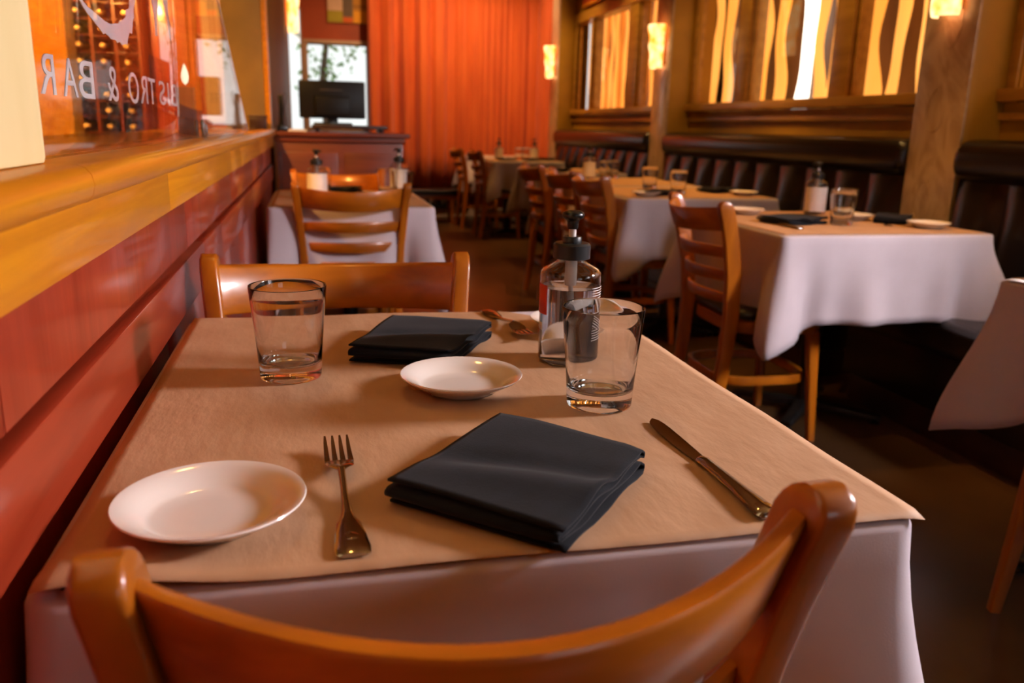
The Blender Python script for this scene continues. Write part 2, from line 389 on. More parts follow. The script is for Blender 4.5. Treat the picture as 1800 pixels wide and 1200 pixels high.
def ribbon(rx, w, h, z0, amp, ph, mat, parent, y):
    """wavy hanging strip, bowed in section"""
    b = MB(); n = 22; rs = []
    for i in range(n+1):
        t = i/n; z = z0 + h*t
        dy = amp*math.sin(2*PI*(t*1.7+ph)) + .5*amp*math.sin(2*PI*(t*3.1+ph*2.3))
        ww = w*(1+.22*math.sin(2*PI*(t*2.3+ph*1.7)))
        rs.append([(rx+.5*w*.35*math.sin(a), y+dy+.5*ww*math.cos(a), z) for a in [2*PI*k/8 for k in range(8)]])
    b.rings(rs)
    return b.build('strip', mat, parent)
BK = .75
def window_bay(idx, label, panes, slabel, strips, backing=True):
    wnd = structure(empty('window_%d' % idx), label)
    z0, z1 = 1.255, 2.10
    lo = min(p[0] for p in panes)-.05; hi = max(p[1] for p in panes)+.05
    bx('sill', 'window_wood', XR-.045, XR+.11, lo-.02, hi+.02, 1.205, z0-.0, wnd, .006)
    bx('head', 'window_wood', XR-.02, XR+.11, lo-.02, hi+.02, z1, 2.195, wnd, .006)
    edges = sorted([e for p in panes for e in p])
    bx('jamb', 'window_wood', XR-.012, XR+.11, lo, edges[0], z0+.001, z1-.001, wnd, .005)
    bx('jamb', 'window_wood', XR-.012, XR+.11, edges[-1], hi, z0+.001, z1-.001, wnd, .005)
    for a, b in zip(edges[1:-1:2], edges[2:-1:2]):
        bx('mullion', 'window_wood', XR-.005, XR+.11, a+.012, b-.012, z0+.001, z1-.001, wnd, .005)
    for a, b in panes:
        bx('pane', 'window_glass', XR+.05, XR+.053, a, b, z0, z1, wnd)
        for q in (a, b-.012):
            bx('stop_bead', 'window_wood', XR+.02, XR+.0495, q, q+.012, z0+.001, z1-.001, wnd, .002)
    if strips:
        sc = thing('strip_screen', slabel, 'window screen', (XR+.30, 0, 0), 0, 'amber strip screens outside the windows')  # strips glow by themselves in place of light from outdoors
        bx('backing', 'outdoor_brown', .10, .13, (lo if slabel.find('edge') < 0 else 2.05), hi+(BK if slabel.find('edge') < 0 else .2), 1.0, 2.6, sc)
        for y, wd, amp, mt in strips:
            ribbon(0.0 if mt != 'daylight_gap_glow' else .05, wd, 1.45, 1.05, amp, random.random(), mt, sc, y)
    return wnd
# middle bay in view
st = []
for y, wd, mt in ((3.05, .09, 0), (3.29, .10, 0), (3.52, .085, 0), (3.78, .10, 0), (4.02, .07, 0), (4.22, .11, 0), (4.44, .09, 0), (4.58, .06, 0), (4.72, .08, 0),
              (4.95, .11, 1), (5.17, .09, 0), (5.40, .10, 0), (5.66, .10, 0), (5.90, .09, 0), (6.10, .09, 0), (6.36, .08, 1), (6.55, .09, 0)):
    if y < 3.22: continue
    st.append((y, wd*1.3, .022, 'daylight_gap_glow' if mt else 'amber_strip_glow'))
window_bay(4, 'wood framed window with three panes above the middle banquette', [(3.25, 3.974), (4.151, 5.033), (5.207, 5.80)],
           'amber strips with painted daylight glow behind the window above the middle black banquette', st)
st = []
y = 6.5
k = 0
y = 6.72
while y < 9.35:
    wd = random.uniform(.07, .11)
    st.append((y, wd*.9, .016, 'daylight_gap_glow' if k in (10, 20) else 'amber_strip_glow' if k % 3 else 'amber_strip_glow_dim')); y += wd + random.uniform(.02, .05); k += 1
window_bay(5, 'wood framed window with three panes above the far banquette', [(6.20, 6.966), (7.198, 8.15), (8.20, 8.66)],
           'amber strips with painted daylight glow behind the window above the far banquette', st)
st = [(2.14+.17*k, .10, .02, 'amber_strip_glow') for k in range(6)]
window_bay(3, 'wood framed window at the right edge of the photo', [(.37, 1.12), (1.24, 2.0), (2.10, 2.868)],
           'amber strips with painted daylight glow behind the window at the right edge', st)

window_bay(6, 'wood framed window beside the viewer', [(-1.55, -.85), (-.75, -.10)], '', None)
# pilasters with swirl laminate faces
for i, (a, b) in enumerate(PIL):
    p = structure(bx('pilaster', 'mustard_paint', 2.53, XR-.001, a, b, 0, 2.75, None, .003),
                  ['mustard pilaster beside the camera', 'mustard pilaster with swirled tan face near the right edge', 'mustard pilaster with swirled tan face between middle and far banquettes',
                   'mustard pilaster beside the orange curtain'][i])
    bx('face_panel', 'laminate_swirl', 2.518, 2.5295, a, b, 0, 2.75, p, .002)
    for zc, fl in ((.80, 1), (1.17, 1), (1.50, -1)):
        pts = []
        for k in range(25):
            q = 2*PI*k/24
            pts.append((2.5175, (a+b)/2+fl*.02+.062*math.sin(q)*(.55+.45*math.sin(q/2)**2), zc-.085*fl*math.cos(q)*-1))
        MB().tube(pts, .0022, 6, cap=False).build('inlay_ring', 'laminate_swirl', p)

# ------------------------------------------------------------------ orange curtain
cv = MB()
path = []
def curtain_xy(s):
    if s < 2.02:
        x, y, nx, ny = .66+s, YB-.14, 0, -1
    elif s < 2.20:
        a = (s-2.02)/.18*PI/2; x, y = 2.68-.115+.115*math.sin(a), YB-.14-.115+.115*math.cos(a); nx, ny = -math.sin(a), -math.cos(a)
    else:
        x, y, nx, ny = 2.68, YB-.255-(s-2.20), -1, 0
    return x, y, nx, ny
S = 3.12
def cfn(u, v):
    s = u*S; x, y, nx, ny = curtain_xy(s)
    d = (.030+.022*math.sin(s*2.9+.6))*math.sin(s*2*PI/.21+1.9*math.sin(s*2.3)) + .024*math.sin(s*2*PI/.62+.7) + .010*math.sin(s*2*PI/.083+2*math.sin(s*4))
    d *= .75+.25*v
    d += .045
    z = .36 + (2.72-.36)*(1-v)
    return (x+nx*d, y+ny*d, z)
cv.grid(420, 6, cfn)
cu = cv.build('curtain', 'curtain_cloth', None, 0, angle=80)
tag(cu, 'burnt orange curtain hanging in folds across the back wall', 'curtain')
sol = cu.modifiers.new('thick', 'SOLIDIFY'); sol.thickness = .003
rod = thing('curtain_rail', 'dark curtain rail above the orange curtain', 'curtain rail', (0, 0, 2.73))
MB().tube([(.6, YB-.10, 0), (2.5, YB-.10, 0)], .012, 8).build('rail', 'black_metal', rod)

# ------------------------------------------------------------------ banquettes
def banquette(y0, y1, label):
    t = thing('banquette', label, 'banquette', (2.69, (y0+y1)/2, 0), 0, 'banquettes along the window wall')
    h = (y1-y0)/2 - .004
    bx('plinth', 'dark_wood', -.54, -.04, -h, h, 0, .12, t, .004)
    bx('base_panel', 'banquette_vinyl', -.58, -.04, -h, h, .121, .33, t, .01)
    bx('seat', 'banquette_vinyl', -.62, -.20, -h, h, .331, .455, t, .035, 4)
    bx('back_board', 'dark_wood', -.11, -.005, -h, h, .331, 1.03, t, .004)
    n = max(1, round(2*h/.262)); wd = 2*h/n
    b = MB(); rs = []
    for i in range(9):
        z = .46 + (.90-.46)*i/8; x0 = -.215 + .045*(i/8)
        bulge = .035*math.sin(PI*min(1, .12+i/8*.86))**.5
        prof = [(-.11, -wd/2+.001)]
        for k in range(9):
            a = -1+2*k/8
            prof.append((x0 - (bulge*(1-abs(a)**2.6)) + .02, a*(wd/2-.001)))
        prof.append((-.11, wd/2-.001))
        rs.append([(x, yy, z) for x, yy in prof])
    b.rings(rs)
    me = b.mesh('channel', angle=60); me.materials.append(MT['banquette_vinyl'])
    for i in range(n):
        o = bpy.data.objects.new('channel', me); COL.objects.link(o); o.parent = t
        o.location = (0, -h + wd*(i+.5), 0)
    r = MB(); rs = []
    for yy, s in ((-h, .70), (-h+.006, .85), (-h+.02, .96), (-h+.04, 1), (h-.04, 1), (h-.02, .96), (h-.006, .85), (h, .70)):
        rs.append([(-.118 + .092*s*math.copysign(abs(math.cos(a))**.75, math.cos(a)), yy, .975+.083*s*math.copysign(abs(math.sin(a))**.75, math.sin(a))) for a in [2*PI*k/24 for k in range(24)]])
    r.rings(rs); r.build('top_roll', 'banquette_vinyl', t, 0, angle=50)
    return t
banquette(3.216, 5.849, 'black channel tufted vinyl banquette between the two swirled pilasters')
banquette(6.141, 8.719, 'dark channel tufted vinyl banquette nearest the orange curtain')
banquette(.312, 2.919, 'black channel tufted vinyl banquette cut by right photo edge')

# ------------------------------------------------------------------ sconces
def sconce(loc, rz, label, h=.42, k=1.0):
    t = thing('wall_sconce', label, 'wall lamp', loc, rz, 'amber glowing wall sconces')
    bx('back_plate', 'gold_wood', -.02, -.001, -.05, .05, -h*.42, h*.42, t, .003)
    b = MB(); rs = []
    for i in range(13):
        z = -h/2 + h*i/12; r = k*(.052 + .022*(i/12) + .004*math.sin(i*1.3))
        outer = [(-.021 - r*1.25*math.sin(a), r*math.cos(a)*1.15, z) for a in [PI*k/14 for k in range(15)]]
        inner = [(-.021 - (r-.004)*1.25*math.sin(a), (r-.004)*math.cos(a)*1.15, z) for a in [PI*k/14 for k in range(14, -1, -1)]]
        rs.append(outer+inner)
    b.rings(rs)
    b.build('shade', 'sconce_shade', t, 0, angle=60)
    MB().lathe([(0, -h*.3), (.018, -h*.3), (.022, 0), (.012, .05), (0, .06)], 12, (-.05, 0, 0)).build('bulb', 'candle_flame', t)
    return t
sconce((2.517, 5.995, 1.655), 0, 'glowing amber sconce on pilaster between middle and far banquettes', .30)
sconce((2.517, 8.86, 1.735), 0, 'glowing amber sconce on pilaster beside the orange curtain', .32)
sconce((2.517, 3.06, 1.70), 0, 'glowing amber sconce cut by the top edge at right', .34)
sconce((XL+.001, 9.6, 2.29), PI, 'tall glowing amber sconce on olive wall beside bright window', .62, 1.5)

# ------------------------------------------------------------------ ladder-back chair
def post_pt(z):
    # centre line of a rear post: half spread and y
    k = [(0, .178, -.235), (.22, .176, -.205), (.45, .180, -.19), (.60, .190, -.200), (.73, .201, -.226), (.845, .212, -.262)]
    for (z0, x0, y0), (z1, x1, y1) in zip(k, k[1:]):
        if z <= z1 + 1e-9:
            t = (z-z0)/(z1-z0); t2 = t
            return x0+(x1-x0)*t2, y0+(y1-y0)*t2
    return k[-1][1], k[-1][2]
def make_chair():
    t = thing('dining_chair', 'x', 'chair', (0, 0, 0))
    for s in (-1, 1):
        b = MB(); rs = []
        zs = [0, .1, .2, .3, .4, .45, .5, .55, .6, .65, .7, .75, .8, .822]
        for z in zs + [.832, .839, .8435, .845]:
            x, y = post_pt(z)
            w = .0145; d = .0170 + .0090*min(1, z/.45)
            if z > .822:
                f = math.sqrt(max(0.0, 1-((z-.822)/.0232)**2)); d *= max(f, .12); w *= (.82 if z > .84 else .95)
            rs.append([(s*x+px, y+py, z) for px, py in rrect(w, d, min(.005, d*.45), 3)])
        b.rings(rs); b.build('rear_post', 'chair_wood', t, 0, angle=50)
    def slat(z0, z1, bow, th, name, arch=0.0, sag=0.0):
        b = MB(); rs = []; n = 20
        for i in range(n+1):
            u = -1+2*i/n
            sec = []
            zb = z0 + arch*(1-u*u) - sag*(1-u*u); zt = z1 - .004*abs(u)**3 - sag*(1-u*u)
            pts = [(zb, -1), (zb+.004, -1.6), (zt-.004, -1.6), (zt, -1), (zt, 1), (zt-.004, 1.6), (zb+.004, 1.6), (zb, 1)]
            for z, sd in pts:
                x, y = post_pt(z)
                sec.append((u*(x-.010), y - bow*(1-u*u) + sd*th/3.2, z))
            rs.append(sec)
        b.rings(rs); return b.build(name, 'chair_wood_rail', t, 0, angle=50)
    slat(.748, .831, .088, .020, 'crest_rail', .008, .018)
    slat(.655, .697, .072, .016, 'slat')
    slat(.575, .615, .058, .016, 'slat')
    slat(.500, .536, .042, .016, 'slat')
    # seat frame and cushion
    def outline(g, n=40):
        pts = []
        for k in range(n):
            a = 2*PI*k/n; c, s = math.cos(a), math.sin(a)
            e = .42
            x = (.205+g+.012*s)*math.copysign(abs(c)**e, c); y = (.175+g)*math.copysign(abs(s)**e, s)
            pts.append((x*(1-.06*(s < 0)*abs(s)), y-.006))
        return pts
    b = MB(); b.rings([[(x, y, z) for x, y in outline(g)] for g, z in ((-.004, .395), (0, .399), (0, .436), (-.004, .44))])
    b.build('seat_frame', 'chair_wood_rail', t, 0, angle=40)
    b = MB(); b.rings([[(x, y, z) for x, y in outline(g)] for g, z in ((-.012, .4405), (.002, .447), (.006, .458), (-.002, .472), (-.03, .482), (-.08, .487), (-.14, .489))])
    b.build('cushion', 'black_vinyl', t, 0, angle=60)
    for s in (-1, 1):
        b = MB(); rs = []
        for z in (0, .15, .3, .395):
            h = .0125 + .0065*z/.395
            rs.append([(s*(.172+.026*(1-z/.395))+px, .128+.022*(1-z/.395)+py, z) for px, py in rrect(h, h, .004, 2)])
        b.rings(rs); b.build('leg', 'chair_wood', t, 0, angle=50)
    b = MB(); rs = []; n = 40
    for k in range(n+1):
        a = 2*PI*k/n; c, s = math.cos(a), math.sin(a); e = .55
        x = .182*math.copysign(abs(c)**e, c); y = .172*math.copysign(abs(s)**e, s)-.03
        rs.append([(x+.009*p*c, y+.009*p*s, .225+.015*q) for p, q in ((-1, -1), (1, -1), (1, 1), (-1, 1))])
    b.rings(rs, cap=False); b.build('stretcher', 'chair_wood_rail', t, .002, weld=True, angle=40)
    return t
CH = make_chair()
G = 'ladder back dining chairs'
def chair(x, y, rz, label):      # x, y = centre of the top of the back
    ox, oy = 0, -.262
    c, s = math.cos(rz), math.sin(rz)
    return place(CH, (x-(ox*c-oy*s), y-(ox*s+oy*c), 0), rz, label, G)
chair(.100, .425, 0.03, 'blurred wooden ladder back chair closest to the viewer, only its back showing')
chair(.040, 1.455, PI-.02, 'wooden ladder back chair across the near table behind the glass tumblers')
chair(.146, 3.27, 0, 'wooden ladder back chair with open slats before the far left white table')
chair(.125, 4.22, PI, 'wooden chair tucked behind the far left table, before the host stand')
chair(1.300, 2.70, -PI/2-.03, 'wooden chair with black seat at the aisle side of largest white table')
chair(1.36, 4.06, -PI/2, 'nearest of three blurred aisle chairs behind the sanitizer bottle')
chair(1.36, 4.56, -PI/2, 'middle of three blurred aisle chairs behind the sanitizer bottle')
chair(1.36, 5.22, -PI/2, 'farthest left of three blurred aisle chairs behind the sanitizer bottle')
chair(1.56, 8.22, -PI/2, 'wooden chair edge on at the tan draped table by the curtain')
chair(1.52, 9.05, -PI/2, 'wooden chair edge on farthest back, against the orange curtain')
chair(1.575, .965, -.30, 'wooden chair at right edge, only one leg in the photo')

# ------------------------------------------------------------------ tables with cloth and paper
TZ = .75
def make_table(hx, hy, loc, label, cy=0.0, cx=0.0):
    t = thing('dining_table', label, 'table', loc, 0, 'pedestal dining tables under cloths')
    bx('tabletop', 'dark_wood', -hx+.004, hx-.004, -hy+.004, hy-.004, .712, .7415, t, .006)
    MB().lathe([(0, .70), (.16, .70), (.16, .711), (0, .711)], 24, (cx, cy, 0)).build('top_plate', 'black_metal', t)
    MB().lathe([(0, .06), (.034, .06), (.034, .70), (0, .70)], 20, (cx, cy, 0)).build('column', 'black_metal', t, angle=40)
    for k in range(4):
        a = PI/4+k*PI/2
        b = MB(); rs = []
        for r, hh, ww in ((.0, .040, .030), (.06, .036, .028), (.18, .026, .024), (.27, .018, .022), (.285, .012, .018)):
            sec = [(-ww, .022), (-ww, .022+hh*.8), (-ww*.6, .022+hh), (ww*.6, .022+hh), (ww, .022+hh*.8), (ww, .022)]
            rs.append([(cx+r*math.cos(a)-p*math.sin(a), cy+r*math.sin(a)+p*math.cos(a), z) for p, z in sec])
        b.rings(rs); ft = b.build('base_foot', 'black_metal', t, .002, angle=50)
        b = MB(); b.lathe([(0, 0), (.018, 0), (.020, .006), (.012, .012), (.008, .024), (0, .024)], 14, (cx+.262*math.cos(a), cy+.262*math.sin(a), 0))
        b.build('glide', 'chrome', ft)
    return t
def tablecloth(hx, hy, loc, label, L0=.29, Lc=.12, seed=1, fold=.012, flare=.05, group='white tablecloths', wall=False, bench=False):
    rnd = random.Random(seed)
    ph = [rnd.uniform(0, 6.28) for _ in range(6)]
    R = .014; rc = .022
    base = []
    step = .018
    # perimeter samples with outward normal and corner proximity
    def side(ax, ay, bx_, by_, nx, ny):
        n = int(math.hypot(bx_-ax, by_-ay)/step)
        for i in range(n): base.append((ax+(bx_-ax)*i/n, ay+(by_-ay)*i/n, nx, ny))
    def corner(cx, cy, a0):
        for k in range(10):
            a = a0+PI/2*k/10; base.append((cx+rc*math.cos(a), cy+rc*math.sin(a), math.cos(a), math.sin(a)))
    side(hx, -hy+rc, hx, hy-rc, 1, 0); corner(hx-rc, hy-rc, 0)
    side(hx-rc, hy, -hx+rc, hy, 0, 1); corner(-hx+rc, hy-rc, PI/2)
    side(-hx, hy-rc, -hx, -hy+rc, -1, 0); corner(-hx+rc, -hy+rc, PI)
    side(-hx+rc, -hy, hx-rc, -hy, 0, -1); corner(hx-rc, -hy+rc, 3*PI/2)
    N = len(base); rs = []
    def ringpt(i, t):
        x, y, nx, ny = base[i]
        dx, dy = hx-abs(x), hy-abs(y)
        dc = math.hypot(dx, dy)
        cw = math.exp(-(dc/.11)**2); cwn = max(0, 1-dc/.10)
        s = i*step
        lc = Lc; l0 = L0
        if bench and x > hx-.10:
            k_ = min(1, (x-hx+.10)/.08); lc = Lc*(1-k_); l0 = L0*(1-k_)+min(L0, .262)*k_
        L = l0 + lc*max(0, 1-dc/.15) + .25*lc*max(0, 1-dc/.03)
        q = t*t*(3-2*t)
        f = fold*q*(math.sin(s*2*PI/.31+ph[0]) + .6*math.sin(s*2*PI/.17+ph[1]))*(1-cw)
        # folds flanking each corner
        pleat = -.040*q*math.exp(-((dc-.115)/.045)**2)
        out = .004 + flare*.30*t + (flare+.045)*q*cwn + f + pleat
        gx, gy = math.copysign(.7071, x), math.copysign(.7071, y)
        wk = max(0, 1-dc/.09)*q
        nx, ny = nx+(gx-nx)*wk, ny+(gy-ny)*wk
        px = x+nx*out
        if wall: px = max(px, -hx-.005)
        return (px, y+ny*out, .7445-.006-L*t)
    rs.append([(x*.02, y*.02, .7445) for x, y, nx, ny in base])
    rs.append([(x-nx*.03, y-ny*.03, .7445) for x, y, nx, ny in base])
    rs.append([(x-nx*.004, y-ny*.004, .7443) for x, y, nx, ny in base])
    rs.append([(x+nx*.002, y+ny*.002, .7428) for x, y, nx, ny in base])
    nt = 12
    for j in range(nt+1):
        rs.append([ringpt(i, j/nt) for i in range(N)])
    b = MB(); b.rings(rs, cap=False)
    o = b.build('tablecloth', 'table_linen', None, 0, angle=75)
    o.location = loc
    sol = o.modifiers.new('thick', 'SOLIDIFY'); sol.thickness = .0016; sol.offset = 1
    return tag(o, label, 'tablecloth', group)
def paper(x0, x1, y0, y1, loc, label, hx, hy, seed=2, rough=.0012, n=40, mat='kraft_paper', curl=None):
    """sheet lying on the cloth, bending down where it passes the table edge"""
    rnd = random.Random(seed); p = [rnd.uniform(0, 6.28) for _ in range(6)]
    def fn(u, v):
        x = x0+(x1-x0)*u; y = y0+(y1-y0)*v
        z = .7482 + rough*(1+math.sin(x*19+p[0]+3*math.sin(y*5+p[1]))*math.sin(y*15+p[2]))*.5
        # distance outside the rounded table edge
        ex = max(abs(x)-(hx-.05), 0); ey = max(abs(y)-(hy-.05), 0)
        d = math.hypot(ex, ey)-.05 if (ex > 0 and ey > 0) else max(ex, ey)-.05
        if d > 0:
            z -= min(d*d*9+d*.35, d*1.0)
        if curl: z += curl(x, y)
        return (x, y, z)
    o = MB().grid(n, n, fn).build('paper_cover', mat, None, 0, angle=80)
    o.location = loc
    sol = o.modifiers.new('thick', 'SOLIDIFY'); sol.thickness = .0006; sol.offset = 1
    return tag(o, label, 'table paper', 'kraft paper table covers')

# near table
NX, NY = .147, .975; HX, HY = .343, .424
make_table(HX, HY, (NX, NY, 0), 'nearest dining table, beside the red panelled wall', -.03)
tablecloth(HX, HY, (NX, NY, 0), 'white cloth on the nearest table under brown paper', seed=3, fold=.014, flare=.05, wall=True)
def curl_near(x, y):
    z = 0
    # front left flap lifts and dips a little; rear right corner rolls down
    z += .010*math.exp(-((x+HX-.05)/.07)**2)*math.exp(-((y+HY)/.05)**2)
    q = (x-HX+.10)+(y-HY+.10)
    if q > 0: z -= q*q*2.2
    return z
paper(-HX+.004, HX+.006, -HY-.002, HY+.008, (NX, NY, 0), 'brown kraft paper spread over the nearest table', HX+.03, HY, seed=5, n=60, rough=.0022, curl=curl_near)

# second left table
LX, LY = .150, 3.74; LHX, LHY = .318, .42
make_table(LHX, LHY, (LX, LY, 0), 'small table by the low wall before the host stand')
tablecloth(LHX, LHY, (LX, LY, 0), 'white cloth on the small table before the host stand', seed=8, L0=.30, wall=True)
paper(-LHX+.01, LHX-.004, -LHY+.004, LHY-.01, (LX, LY, 0), 'brown paper on the small table before the host stand', LHX, LHY, seed=9)

RT = [  # x0,x1,y0,y1, text for table
    (1.463, 2.262, 2.395, 3.17, 'largest white table in the right half', 11),
    (1.47, 2.27, 3.80, 4.55, 'table just behind the largest right table', 12),
    (1.47, 2.27, 4.66, 5.44, 'blurred table with pump bottle beside the three aisle chairs', 17),
    (1.62, 2.30, 6.00, 6.70, 'blurred table beyond the three aisle chairs', 13),
    (1.70, 2.42, 8.02, 8.72, 'tan lit table standing before the orange curtain', 14),
    (1.66, 2.40, 9.12, 9.72, 'farthest table, half hidden against the orange curtain', 15),
    (1.545, 2.25, 1.15, 1.60, 'table cut off by the right photo edge', 16)]
for x0, x1, y0, y1, tx, sd in RT:
    cx, cy, hx, hy = (x0+x1)/2, (y0+y1)/2, (x1-x0)/2, (y1-y0)/2
    make_table(hx, hy, (cx, cy, 0), tx, 0, {13: -.06, 14: -.14}.get(sd, 0))
    tablecloth(hx, hy, (cx, cy, 0), 'white cloth on the ' + tx, seed=sd, fold=.015, flare=.05 if sd != 16 else .05, Lc=.085, bench=True)
    if sd == 16:
        paper(-hx+.0, hx-.02, -hy+.02, hy-.0, (cx, cy, 0), 'white paper on the table at the right photo edge', hx, hy, seed=sd, mat='white_paper')
    else:
        paper(-hx+.006, hx-.02, -hy+.006, hy-.006, (cx, cy, 0), 'brown paper on the ' + tx, hx, hy, seed=sd)
TOP = .7507

# ------------------------------------------------------------------ tumblers
def make_tumbler():
    prof = [(0, .004), (.020, .0035), (.030, .0006), (.0345, 0), (.0368, .0012), (.0378, .004), (.0382, .012), (.0388, .022), (.0405, .045), (.0432, .075), (.0455, .100), (.0468, .1155),
            (.0466, .1168), (.0458, .1168), (.0452, .1155), (.0437, .100), (.0414, .075), (.0386, .045), (.0365, .027), (.0345, .0215), (.030, .0195), (.015, .0185), (0, .0183)]
    o = MB().lathe(prof, 64).build('tumbler', 'tumbler_glass', None, 0, angle=80, weld=True)
    return tag(o, 'x', 'drinking glass', 'clear glass tumblers')
TB = make_tumbler()
def tumbler(x, y, label): return place(TB, (x, y, TOP), random.uniform(0, 6), label)
# ------------------------------------------------------------------ plates
def make_plate():
    prof = [(0, .0025), (.040, .0025), (.043, 0), (.047, 0), (.050, .003), (.060, .0085), (.072, .0150), (.0785, .0188), (.0800, .0205), (.0793, .0218), (.0775, .0216),
            (.070, .0188), (.0605, .0135), (.054, .0085), (.048, .0064), (.030, .0058), (0, .0058)]
    prof = [(r*.925, z*.95) for r, z in prof]
    o = MB().lathe(prof, 64).build('bread_plate', 'porcelain', None, 0, angle=60, weld=True)
    return tag(o, 'x', 'plate', 'white bread plates')
PL = make_plate()
def plate(x, y, label): return place(PL, (x, y, TOP), 0, label)
# ------------------------------------------------------------------ napkins
def napkin(Lc, Fc, Tc, Rc, label, seed=1, h=.022, n=22):
    """dark cloth folded to a square: one sheet zigzagging up through four layers"""
    rnd = random.Random(seed); ph = [rnd.uniform(0, 6.28) for _ in range(8)]
    root = None
    cx = sum(p[0] for p in (Lc, Fc, Tc, Rc))/4; cy = sum(p[1] for p in (Lc, Fc, Tc, Rc))/4
    def pos(u, v):
        x = (Lc[0]*(1-u)+Tc[0]*u)*(1-v)+(Fc[0]*(1-u)+Rc[0]*u)*v
        y = (Lc[1]*(1-u)+Tc[1]*u)*(1-v)+(Fc[1]*(1-u)+Rc[1]*u)*v
        return x-cx, y-cy
    layers = 4; lz = [(.0022 + (h-.004)*k/(layers-1)) for k in range(layers)]
    prof = []   # (u, z, layer)
    for k in range(layers):
        us = [i/n for i in range(n+1)]
        if k % 2: us = us[::-1]
        in0 = .0 if k == layers-1 else rnd.uniform(.004, .02)
        for u in us: prof.append((u*(1-in0)+in0*.5, lz[k], k))
        if k < layers-1:
            end = us[-1]; sgn = 1 if end > .5 else -1
            r = (lz[k+1]-lz[k])/2
            for a in (-.6, -.2, .2, .6):
                prof.append((end+sgn*(.022*math.cos(a*1.3)), (lz[k]+lz[k+1])/2+r*math.sin(a*PI/2)*.9, k+.5))
    M = 26
    rs = []
    for j in range(M+1):
        v = j/M; ring = []
        for u, z, k in prof:
            vv = v + (.014*math.sin(k*2.1+ph[0])*(1 if v > .5 else 0))*(1 if k < 3 else 0)
            uu = u + .006*math.sin(v*5+k*1.7+ph[1])
            x, y = pos(uu, vv)
            kk = k/(layers-1)
            # soft relief of the upper layers: a crease, a sag in the middle, lifted rear edge
            cr = -.0045*math.exp(-((u-.50-.25*(v-.5))/.10)**2) + .004*math.exp(-((u-.30-.2*(v-.5))/.12)**2) + .0045*math.exp(-((u-1.0)/.22)**2)*(.4+.6*v)
            cr *= min(1, .25+v*3)
            zz = z + kk*kk*cr + kk*.0015*math.sin(u*6+ph[2])*math.sin(v*4.5+ph[3])
            if v > .9: zz += kk*.003*math.sin(u*8+ph[4]+k)*(v-.9)*10
            if v > .93 and k < 3: zz += .002*math.sin(u*11+k*2)
            ring.append((x, y, max(zz, .0012)))
        rs.append(ring)
    b = MB(); b.rings(rs, cap=False, closed=False)
    o = b.build('folded_napkin', 'napkin_cloth', None, 0, angle=80)
    sol = o.modifiers.new('thick', 'SOLIDIFY'); sol.thickness = .0022; sol.offset = 0
    o.location = (cx, cy, TOP+.0002)
    return tag(o, label, 'napkin', 'folded black napkins')
# ------------------------------------------------------------------ cutlery
def flat_rings(sts, dome=.35):
    """stations (y, halfwidth, z, thickness)"""
    rs = []
    for y, w, z, th in sts:
        sec = [(-w, .5), (-w*.75, 1), (0, 1+dome), (w*.75, 1), (w, .5), (w*.8, 0), (0, -.1), (-w*.8, 0)]
        rs.append([(x, y, z+th*k) for x, k in sec])
    return rs
def make_fork():
    t = thing('fork', 'x', 'fork', (0, 0, 0), 0, 'steel dinner forks')
    b = MB()
    b.rings(flat_rings([(0, .0105, .0006, .0025), (.002, .0128, .0006, .003), (.012, .0135, .0006, .0032), (.035, .0118, .0008, .0032), (.052, .0095, .001, .0032), (.060, .0065, .0012, .0034),
                        (.068, .0048, .0016, .0036), (.085, .0038, .003, .0036), (.105, .0032, .006, .0034), (.125, .0032, .0095, .0032), (.138, .0035, .0115, .003)]))
    b.build('handle', 'steel', t, 0, angle=50)
    b = MB()
    b.rings(flat_rings([(.020+.001*k, .006*math.sqrt(max(.02, 1-((k-6)/6.2)**2)), .0040, .0009) for k in range(13)]))
    b.build('shell_ornament', 'steel', t, 0, angle=50)
    b = MB()
    b.rings(flat_rings([(.137, .0035, .0114, .003), (.142, .007, .0114, .0026), (.147, .0112, .0108, .0024), (.155, .0125, .009, .0022), (.166, .0128, .0068, .002), (.170, .0128, .0062, .0019)], .1))
    b.build('head', 'steel', t, 0, angle=50)
    for k in range(4):
        x = (-1.5+k)*.0071
        b = MB(); rs = []
        for y, w, z, th in ((.168, .0026, .0064, .0019), (.18, .0024, .0060, .0018), (.195, .0021, .0068, .0017), (.210, .0017, .0095, .0015), (.221, .0009, .0125, .001)):
            rs.append([(x+px, y, z+th*pz) for px, pz in ((-w, 0), (-w, 1), (w, 1), (w, 0))])
        b.rings(rs); b.build('tine', 'steel', t, .0003, angle=50)
    return t
FK = make_fork()
def fork(x, y, rz, label): return place(FK, (x, y, TOP), rz, label)
